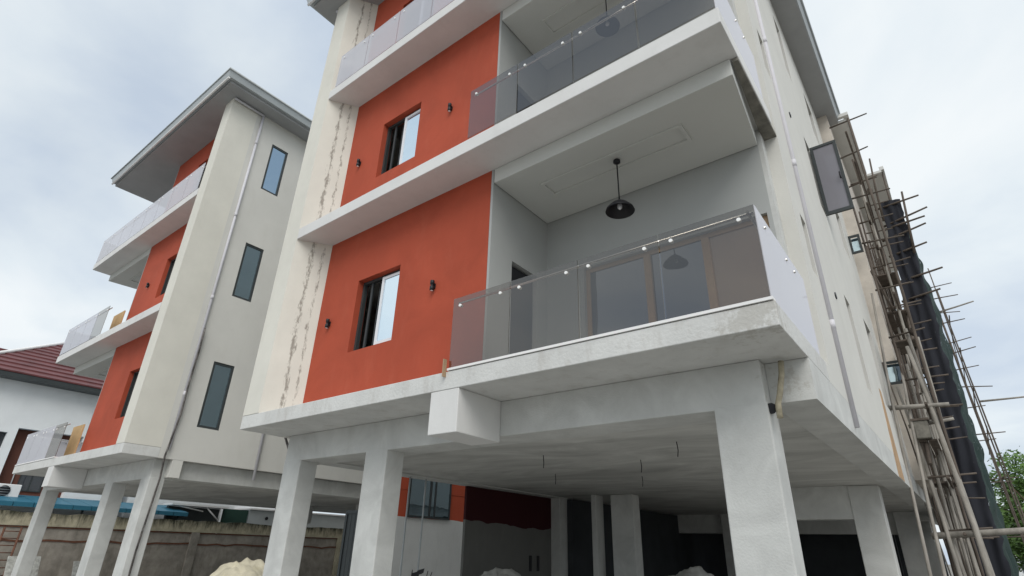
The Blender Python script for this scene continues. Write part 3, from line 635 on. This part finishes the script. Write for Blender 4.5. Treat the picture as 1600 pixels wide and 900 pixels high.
# ------------------------------------------------------------------ neighbouring house with red roof, behind the wall
t = thing('red_roof_house', (-29, 8, GZ), 'white house with dark red ribbed hip roof at the left edge of the photo', 'house')
MB().wall('x', -26.5, -26.8, 1.0, 8.9, GZ, 5.15, [(4.98, 7.0, 1.0, 3.52), (4.0, 4.72, 2.6, 3.32)]).done('wall', 'housewhite', t)
MB().box(-34, -26.8, .999, 1.2, GZ, 5.15).box(-34, -26.8, 8.6, 8.88, GZ, 5.15).done('end_wall', 'housewhite', t)
MB().box(-27.0, -26.9, 1.3, 8.6, GZ, 5.1).done('recess_wall', 'brown', t)
for y0, y1, z0, z1 in ((5.62, 6.35, 1.45, 2.02), (4.0, 4.72, 2.6, 3.32)):
    X = -26.9 if y0 > 5 else -26.72
    o = MB().box(X, X + .05, y0, y0 + .04, z0, z1).box(X, X + .05, y1 - .04, y1, z0, z1).box(X, X + .05, y0 + .04, y1 - .04, z1 - .04, z1).box(X, X + .05, y0 + .04, y1 - .04, z0, z0 + .04).box(X, X + .05, (y0 + y1) / 2 - .02, (y0 + y1) / 2 + .02, z0 + .04, z1 - .04).done('window', 'frame_d', t)
    MB().box(X + .01, X + .02, y0 + .04, y1 - .04, z0 + .04, z1 - .04).done('pane', 'doorglass', o)
MB().tube([(-26.85, 5.45, 3.1), (-26.84, 5.42, 2.3), (-26.84, 5.44, 1.35)], .02, 6).done('drain_hose', 'trim', t)
MB().box(-26.12, -26.0, 2.6, 9.4, 5.12, 5.30).done('eave_gutter', 'frame_d', t)
MB().box(-34, -26.12, 2.6, 9.4, 5.12, 5.16).done('eave_soffit', 'frame_d', t)
nC = 17; run = 8.5; hx, hy = 4.0, 2.66
for k in range(nC):                            # ribbed courses, each lapped over the next one down
    d0 = run * k / nC; d1 = run * (k + 1) / nC + .02
    def P(d, far, lift):
        y = 2.6 + d * hy / hx if not far else 9.4 - d * .25
        return (-26.0 - d, y, 5.28 + .5 * d + lift)
    if P(d0, 0, 0)[1] > P(d0, 1, 0)[1] - .2: break
    MB().hexa([P(d0, 0, 0), P(d0, 1, 0), P(d1, 1, 0), P(d1, 0, 0), P(d0, 0, .075), P(d0, 1, .075), P(d1, 1, .02), P(d1, 0, .02)]).done('roof_course', 'tile', t)
MB().tube([(-26.0, 2.58, 5.36), (-26 - run, 2.58 + run * hy / hx, 5.36 + run * .5)], .07, 8).done('hip_cap', 'trim', t)
MB().q([(-26.0, 2.6, 5.25), (-26 - run, 2.6 + run * hy / hx, 5.25 + run * .5), (-36, 2.6, 5.25)]).done('hip_side', 'tile', t)
MB().box(-36, -34.5, 2.6, 9.4, 5.1, 8).done('rear_wing', 'tile', t)

tag(MB().box(-34, -26.6, 9.2, 17, GZ, 2.1).done('white_shed', 'housewhite'), 'low white outbuilding behind the boundary wall, seen under the far block', 'outbuilding')
t = thing('blue_roof', (-25, 8, .9), 'blue metal lean-to roof just above the boundary wall', 'roof')
for k in range(14):
    y = 3.0 + k * .55
    MB().hexa([(-24.4, y, .86), (-24.4, y + .53, .86), (-26.4, y + .53, 1.06), (-26.4, y, 1.06), (-24.4, y, 1.0), (-24.4, y + .53, 1.0), (-26.4, y + .53, 1.30), (-26.4, y, 1.30)]).done('roof_sheet', 'blue', t)
for y in (3.2, 7.2, 10.4): MB().tube([(-24.6, y, GZ), (-24.6, y, .9)], .04, 8).done('post', 'frame_d', t)
t = thing('air_conditioner', (-25.7, 5.2, 1.05), 'white air conditioner outdoor unit on the blue lean-to roof at the left edge', 'air conditioner')
MB().box(-26.0, -25.65, 4.85, 5.52, 1.14, 1.58).done('casing', 'trim', t, bevel=.02)
MB().tube([(-25.655, 5.08, 1.36), (-25.63, 5.08, 1.36)], .17, 20).done('fan_grille', 'black', t)
for k in range(4): MB().tube([(-25.625, 5.08 - .15, 1.24 + k * .08), (-25.625, 5.08 + .15, 1.24 + k * .08)], .006, 5).done('grille_bar', 'gutter', t)
# clutter behind the wall under the far block
t = thing('lean_to_shelter', (-25.2, 11.4, GZ), 'dark lean-to shelter with pale edge rail behind the wall, between column and green panel', 'shelter')
MB().box(-25.6, -25.4, 10.3, 12.4, GZ, 1.25).done('wall', 'frame_d', t)
MB().box(-25.7, -24.9, 10.2, 12.5, 1.27, 1.34).done('roof', 'trim', t)
MB().tube([(-25.0, 11.6, 1.27), (-25.0, 12.2, .78)], .03, 6).tube([(-25.0, 10.5, 1.25), (-25.0, 11.5, 1.1)], .025, 6).tube([(-25.0, 12.2, .8), (-25.0, 12.2, 1.27)], .03, 6).done('brace', 'trim', t)
tag(MB().box(-25.4, -25.3, 12.5, 13.6, GZ, 1.28).box(-25.32, -25.28, 12.5, 12.55, GZ, 1.3).done('green_panel', paint('dark_green_sheet', (.03, .07, .055))), 'dark green sheet panel behind the boundary wall', 'panel')
t = thing('site_cabin', (-26, 16, GZ), 'pale grey site cabin behind the boundary wall with a small dark vent', 'cabin')
MB().box(-27, -25.3, 13.65, 20.0, GZ, 1.32).done('wall', 'gutter', t)
MB().box(-27.05, -25.2, 13.6, 20.05, 1.32, 1.38).done('roof', 'trim', t)
MB().tube([(-25.3, 14.5, 1.0), (-25.26, 14.5, 1.0)], .07, 10).done('vent', 'black', t)

# ------------------------------------------------------------------ scaffold along the right hand wall
t = thing('scaffold', (-.1, 20, GZ), 'bamboo and timber pole scaffold tied along the right side of the near block', 'scaffold')
rnd = random.Random(21)
def pole(a, b_, r, mat='bamboo'):
    a = Vector(a); b_ = Vector(b_); n = max(2, min(7, int((b_ - a).length / 1.1)))
    bend = Vector((rnd.uniform(-1, 1), rnd.uniform(-1, 1), rnd.uniform(-.3, .3))) * min(.07, (b_ - a).length * .012)
    pts = [a + (b_ - a) * (i / n) + bend * math.sin(math.pi * i / n) + Vector((rnd.uniform(-1, 1), rnd.uniform(-1, 1), 0)) * (.012 if 0 < i < n else 0) for i in range(n + 1)]
    MB().tube(pts, r * 1.12, 7, r * .8).done('pole', mat, t)
# standards
for k, y in enumerate((12.9, 14.4, 15.9, 17.4, 19.2, 21, 23, 25)):
    lean = rnd.uniform(-.10, .10)
    top = (9.6, 8.6, 10.4, 10.2, 10.9, 11.2, 11.4, 11.6)[k]
    ox = (-.10, -.26, -.30, -.34, -.38, -.40, -.42, -.44)[k]
    pole((ox + lean + .08, y + .1, GZ), (ox, y, top), .03, 'bamboo' if k % 2 else 'bamboo_d')
    pole((-.50 + lean * .5, y + .3, GZ), (-.50, y + .2, top - 1.6), .026, 'bamboo_d')
    pole((ox + lean + .13, y + .25, GZ), (ox + .06, y + .12, top * .42), .027, 'bamboo')
    pole((-.34 + lean, y + .6, GZ), (-.36, y + .5, 3.4 + rnd.uniform(-1, 2)), .03, 'bamboo')
# ledgers and transoms
lv = (.45, 1.35, 2.65, 3.2, 4.1, 5.2, 6.3, 7.5, 8.7, 9.6)
for k, z in enumerate(lv):
    pole((-.22, 13.4 if z > 2.7 else 12.6, z), (-.40, 25.5, z + rnd.uniform(-.1, .1)), .022, 'bamboo_d')
    for y in (13.1, 14.5, 16.0, 17.5):
        if rnd.random() < .82: pole((-.52, y + rnd.uniform(-.1, .1), z + .05), (.10 + rnd.random() * .22, y, z + .05 + rnd.uniform(-.05, .08)), .02, 'bamboo_d')
# braces
pole((-.42, 12.8, 1.6), (-.10, 17.0, 6.4), .03, 'bamboo_d'); pole((-.2, 13.2, 3.0), (-.1, 17.4, 8.8), .03, 'bamboo_d'); pole((-.5, 13.4, 5.8), (-.15, 16.6, 4.2), .028, 'bamboo_d')
# heavy raking poles in the lower part
pole((-.045, 12.6, -1.6), (-.26, 13.1, 3.9), .045); pole((.06, 12.7, -1.6), (-.20, 13.2, 4.3), .038)
for k in range(16):                            # loose stored poles and struts leaning in the lower bays
    y = 13 + rnd.random() * 4.5; x = rnd.uniform(-.75, .0)
    pole((x, y, GZ), (x + rnd.uniform(-.35, .25), y + rnd.uniform(-.5, .8), rnd.uniform(1.0, 4.4)), rnd.uniform(.014, .026), rnd.choice(('bamboo', 'bamboo_d', 'bamboo_d')))
pole((-.85, 12.3, -1.6), (-.60, 13.2, 5.2), .028); pole((-.66, 12.4, -1.6), (-.45, 13.2, 3.6), .03)
pole((-.40, 12.5, -1.6), (-.52, 13.3, 2.9), .034); pole((-.30, 12.9, -1.6), (-.62, 13.4, 3.2), .03)
pole((-.70, 12.95, .42), (1.75, 13.05, .62), .052); pole((-.86, 12.95, 2.70), (.12, 12.95, 2.66), .045); pole((-.6, 13.2, 2.36), (.12, 13.1, 2.42), .035)
# outrigger sticks poking past the net
for (x0, x1, z0, z1) in ((.35, .97, 9.79, 9.73), (.38, 1.07, 9.15, 9.28), (.40, .95, 9.05, 9.02), (.30, .92, 8.70, 8.79), (.35, .80, 8.15, 8.20), (.35, .95, 7.3, 7.35), (.33, .75, 6.7, 6.75)):
    pole((x0 - .5, 18.1, z0), (x1, 17.8, z1), .032, 'bamboo_d')
pole((.46, 17.9, 8.0), (.62, 17.9, 10.05), .034, 'bamboo_d'); pole((-.02, 17.8, 9.2), (.10, 17.7, 11.4), .03, 'bamboo_d'); pole((.25, 18.2, 9.2), (.31, 18.2, 11.1), .028, 'bamboo_d')
# rear run, seen against the sky beyond the net
for (x, y, zt) in ((1.20, 28, 10.6), (1.25, 31, 12.9), (1.05, 31, 11.6), (1.15, 34, 13.2), (1.30, 36, 12)):
    pole((x + .30, y, GZ), (x - .15, y, zt), .03, 'bamboo_d')
for (y, lst) in ((28, (1.0, 2.9, 4.6, 6.3, 7.8, 9.0, 10.2)), (31, (1.2, 3.0, 4.7, 6.2, 7.8, 9.1, 10.5, 11.9))):
    for z in lst: pole((.45, y, z + rnd.uniform(-.15, .15)), (1.45 + rnd.random() * .45, y, z + rnd.uniform(-.1, .15)), .024, 'bamboo_d')
pole((1.3, 29.8, 6.1), (3.2, 30, 6.15), .04); pole((.9, 28, 9.6), (2.1, 28, 9.8), .035)
for z in (2.9, 4.7, 6.2, 7.8, 9.2): pole((1.15, 27.5, z), (1.25, 36, z + .1), .02, 'bamboo_d')
for z, y in ((2.05, 13.2), (5.15, 14.6)):
    for k in range(3): MB().box(-.50 + k * .15, -.37 + k * .15, y - .1, y + 2.2, z, z + .035).done('plank', 'bamboo_d', t)
for k in range(20):
    y = (13.0, 14.5, 16.0, 17.5)[k % 4]; z = lv[1 + (k * 3) % 9] + .05
    MB().lathe(((-.10, -.26, -.30, -.34)[k % 4], y, z), [(.02, -.08), (.05, -.05), (.062, 0), (.05, .05), (.02, .08)], 8).done('lashing', 'bamboo_d', t)
tt = t
for (y0, z, x0) in ((13.4, 4.12, -.5), (15.2, 6.4, -.5), (14.2, 1.42, -.55), (16.4, 2.7, -.5)):
    MB().box(x0, x0 + .42, y0, y0 + .9, z, z + .03).box(x0 + .05, x0 + .12, y0 + .1, y0 + .5, z + .03, z + .16).done('plank', 'bamboo_d', tt)
t = thing('mortar_box', (-.42, 13.1, 2.09), 'grey mortar box wedged between scaffold poles at mid height', 'box')
MB().box(-.52, -.28, 12.98, 13.3, 2.09, 2.42).done('tub', 'rough', t, bevel=.02)
MB().box(-.54, -.26, 12.96, 13.32, 2.42, 2.46).done('rim', 'bamboo_d', t)

# shade nets hung on the scaffold
def net(name, mat, corners, nu, nv, amp, seed, label):
    rr = random.Random(seed); bm = bmesh.new(); rows = []
    a, b_, c, d = [Vector(p) for p in corners]   # bottom-left, bottom-right, top-right, top-left
    nrm = (b_ - a).cross(d - a).normalized(); ph = [rr.uniform(0, 6) for _ in range(6)]
    from mathutils import noise
    for j in range(nv + 1):
        v = j / nv; row = []
        for i in range(nu + 1):
            u = i / nu; p = (a * (1 - u) + b_ * u) * (1 - v) + (d * (1 - u) + c * u) * v
            k = amp * (math.sin(u * 16 + ph[0] + 1.5 * v) * .5 + noise.noise(Vector((u * 4, v * 16, seed))) * 1.3)
            p = p + nrm * k + (b_ - a).normalized() * noise.noise(Vector((v * 14 + seed, i * .2, 0))) * amp * .6
            if i in (0, nu): p = p + (b_ - a).normalized() * (noise.noise(Vector((v * 40, i, seed))) * .09 + noise.noise(Vector((v * 11, i, seed))) * .08)
            row.append(bm.verts.new(p))
        rows.append(row)
    for r0, r1 in zip(rows, rows[1:]):
        for i in range(nu): bm.faces.new((r0[i], r0[i + 1], r1[i + 1], r1[i])).smooth = True
    me = bpy.data.meshes.new(name); bm.to_mesh(me); bm.free(); me.materials.append(M[mat]); o = bpy.data.objects.new(name, me); C.objects.link(o)
    return tag(o, label, 'net', 'shade nets on the scaffold')
net('shade_net', 'net', [(-.42, 18.0, GZ), (.27, 18.0, GZ), (.53, 18.0, 9.9), (.03, 18.0, 9.95)], 14, 70, .06, 2, 'black shade net hanging over the end of the scaffold')
net('shade_net', 'netg', [(.24, 18.05, GZ), (.52, 22.0, GZ), (.66, 22.0, 8.4), (.46, 18.05, 9.2)], 30, 70, .08, 9, 'green edged shade net behind the black one, trailing to the ground')

# ------------------------------------------------------------------ trees
def tree(x, y, h, r, seed, label):
    rr = random.Random(seed); t = thing('tree', (x, y, GZ), label, 'tree', 'trees beyond the scaffold')
    tr = MB(); tr.tube([(x, y, GZ), (x + .1, y, GZ + h * .35), (x - .05, y + .1, GZ + h * .7)], .22, 10, .08)
    for k in range(7):
        a = rr.uniform(0, 6.28); z = GZ + h * rr.uniform(.3, .6)
        tr.tube([(x, y, z), (x + math.cos(a) * r * .4, y + math.sin(a) * r * .4, z + h * .15), (x + math.cos(a) * r * .75, y + math.sin(a) * r * .75, z + h * .28)], .07, 6, .02)
    tr.done('trunk', 'bark', t)
    verts = []; faces = []
    cl = [(Vector((rr.gauss(0, .45) * r, rr.gauss(0, .45) * r, h * rr.uniform(.38, .95))), r * rr.uniform(.22, .42)) for _ in range(34)]
    for c, cr in cl:
        for _ in range(170):
            d = Vector((rr.gauss(0, 1), rr.gauss(0, 1), rr.gauss(0, .8))).normalized() * cr * rr.random() ** .4
            p = Vector((x, y, GZ)) + c + d; u = Vector((rr.gauss(0, 1), rr.gauss(0, 1), rr.gauss(0, .5))).normalized(); v = u.orthogonal().normalized(); s = rr.uniform(.07, .15)
            n = len(verts); verts += [p - u * s, p + v * s * .5, p + u * s, p - v * s * .5]; faces.append((n, n + 1, n + 2, n + 3))
    me = bpy.data.meshes.new('crown'); me.from_pydata(verts, [], faces); me.materials.append(M['leaf']); o = bpy.data.objects.new('crown', me); C.objects.link(o); o.parent = t
for a in ((2.55, 36, 5.9, 2.2, 1, 'bushy green tree at the right edge beyond the scaffold'), (4.4, 38, 7.2, 2.8, 2, 'tall tree cut off by the right edge of the photo'),
          (1.9, 46, 4.6, 2.0, 3, 'low green tree between net and bushy tree'), (3.0, 52, 6.6, 3.0, 4, 'farther tree behind the bushy one at the right edge')):
    tree(*a)
t = thing('white_bungalow', (4, 62, GZ), 'small pale house glimpsed low behind the trees at the right edge', 'house')
MB().box(-2, 9, 60, 66, GZ, 1.4).done('wall', 'housewhite', t)
MB().q([(-2.4, 59.6, 1.4), (9.4, 59.6, 1.4), (8, 63, 3), (-1, 63, 3)]).q([(-2.4, 66.4, 1.4), (9.4, 66.4, 1.4), (8, 63, 3), (-1, 63, 3)]).done('roof', 'tile', t)
for k in range(4): MB().box(-.5 + k * 2.3, .5 + k * 2.3, 59.95, 60.02, -.5, .6).done('window', 'frame_d', t)

fix_origins()
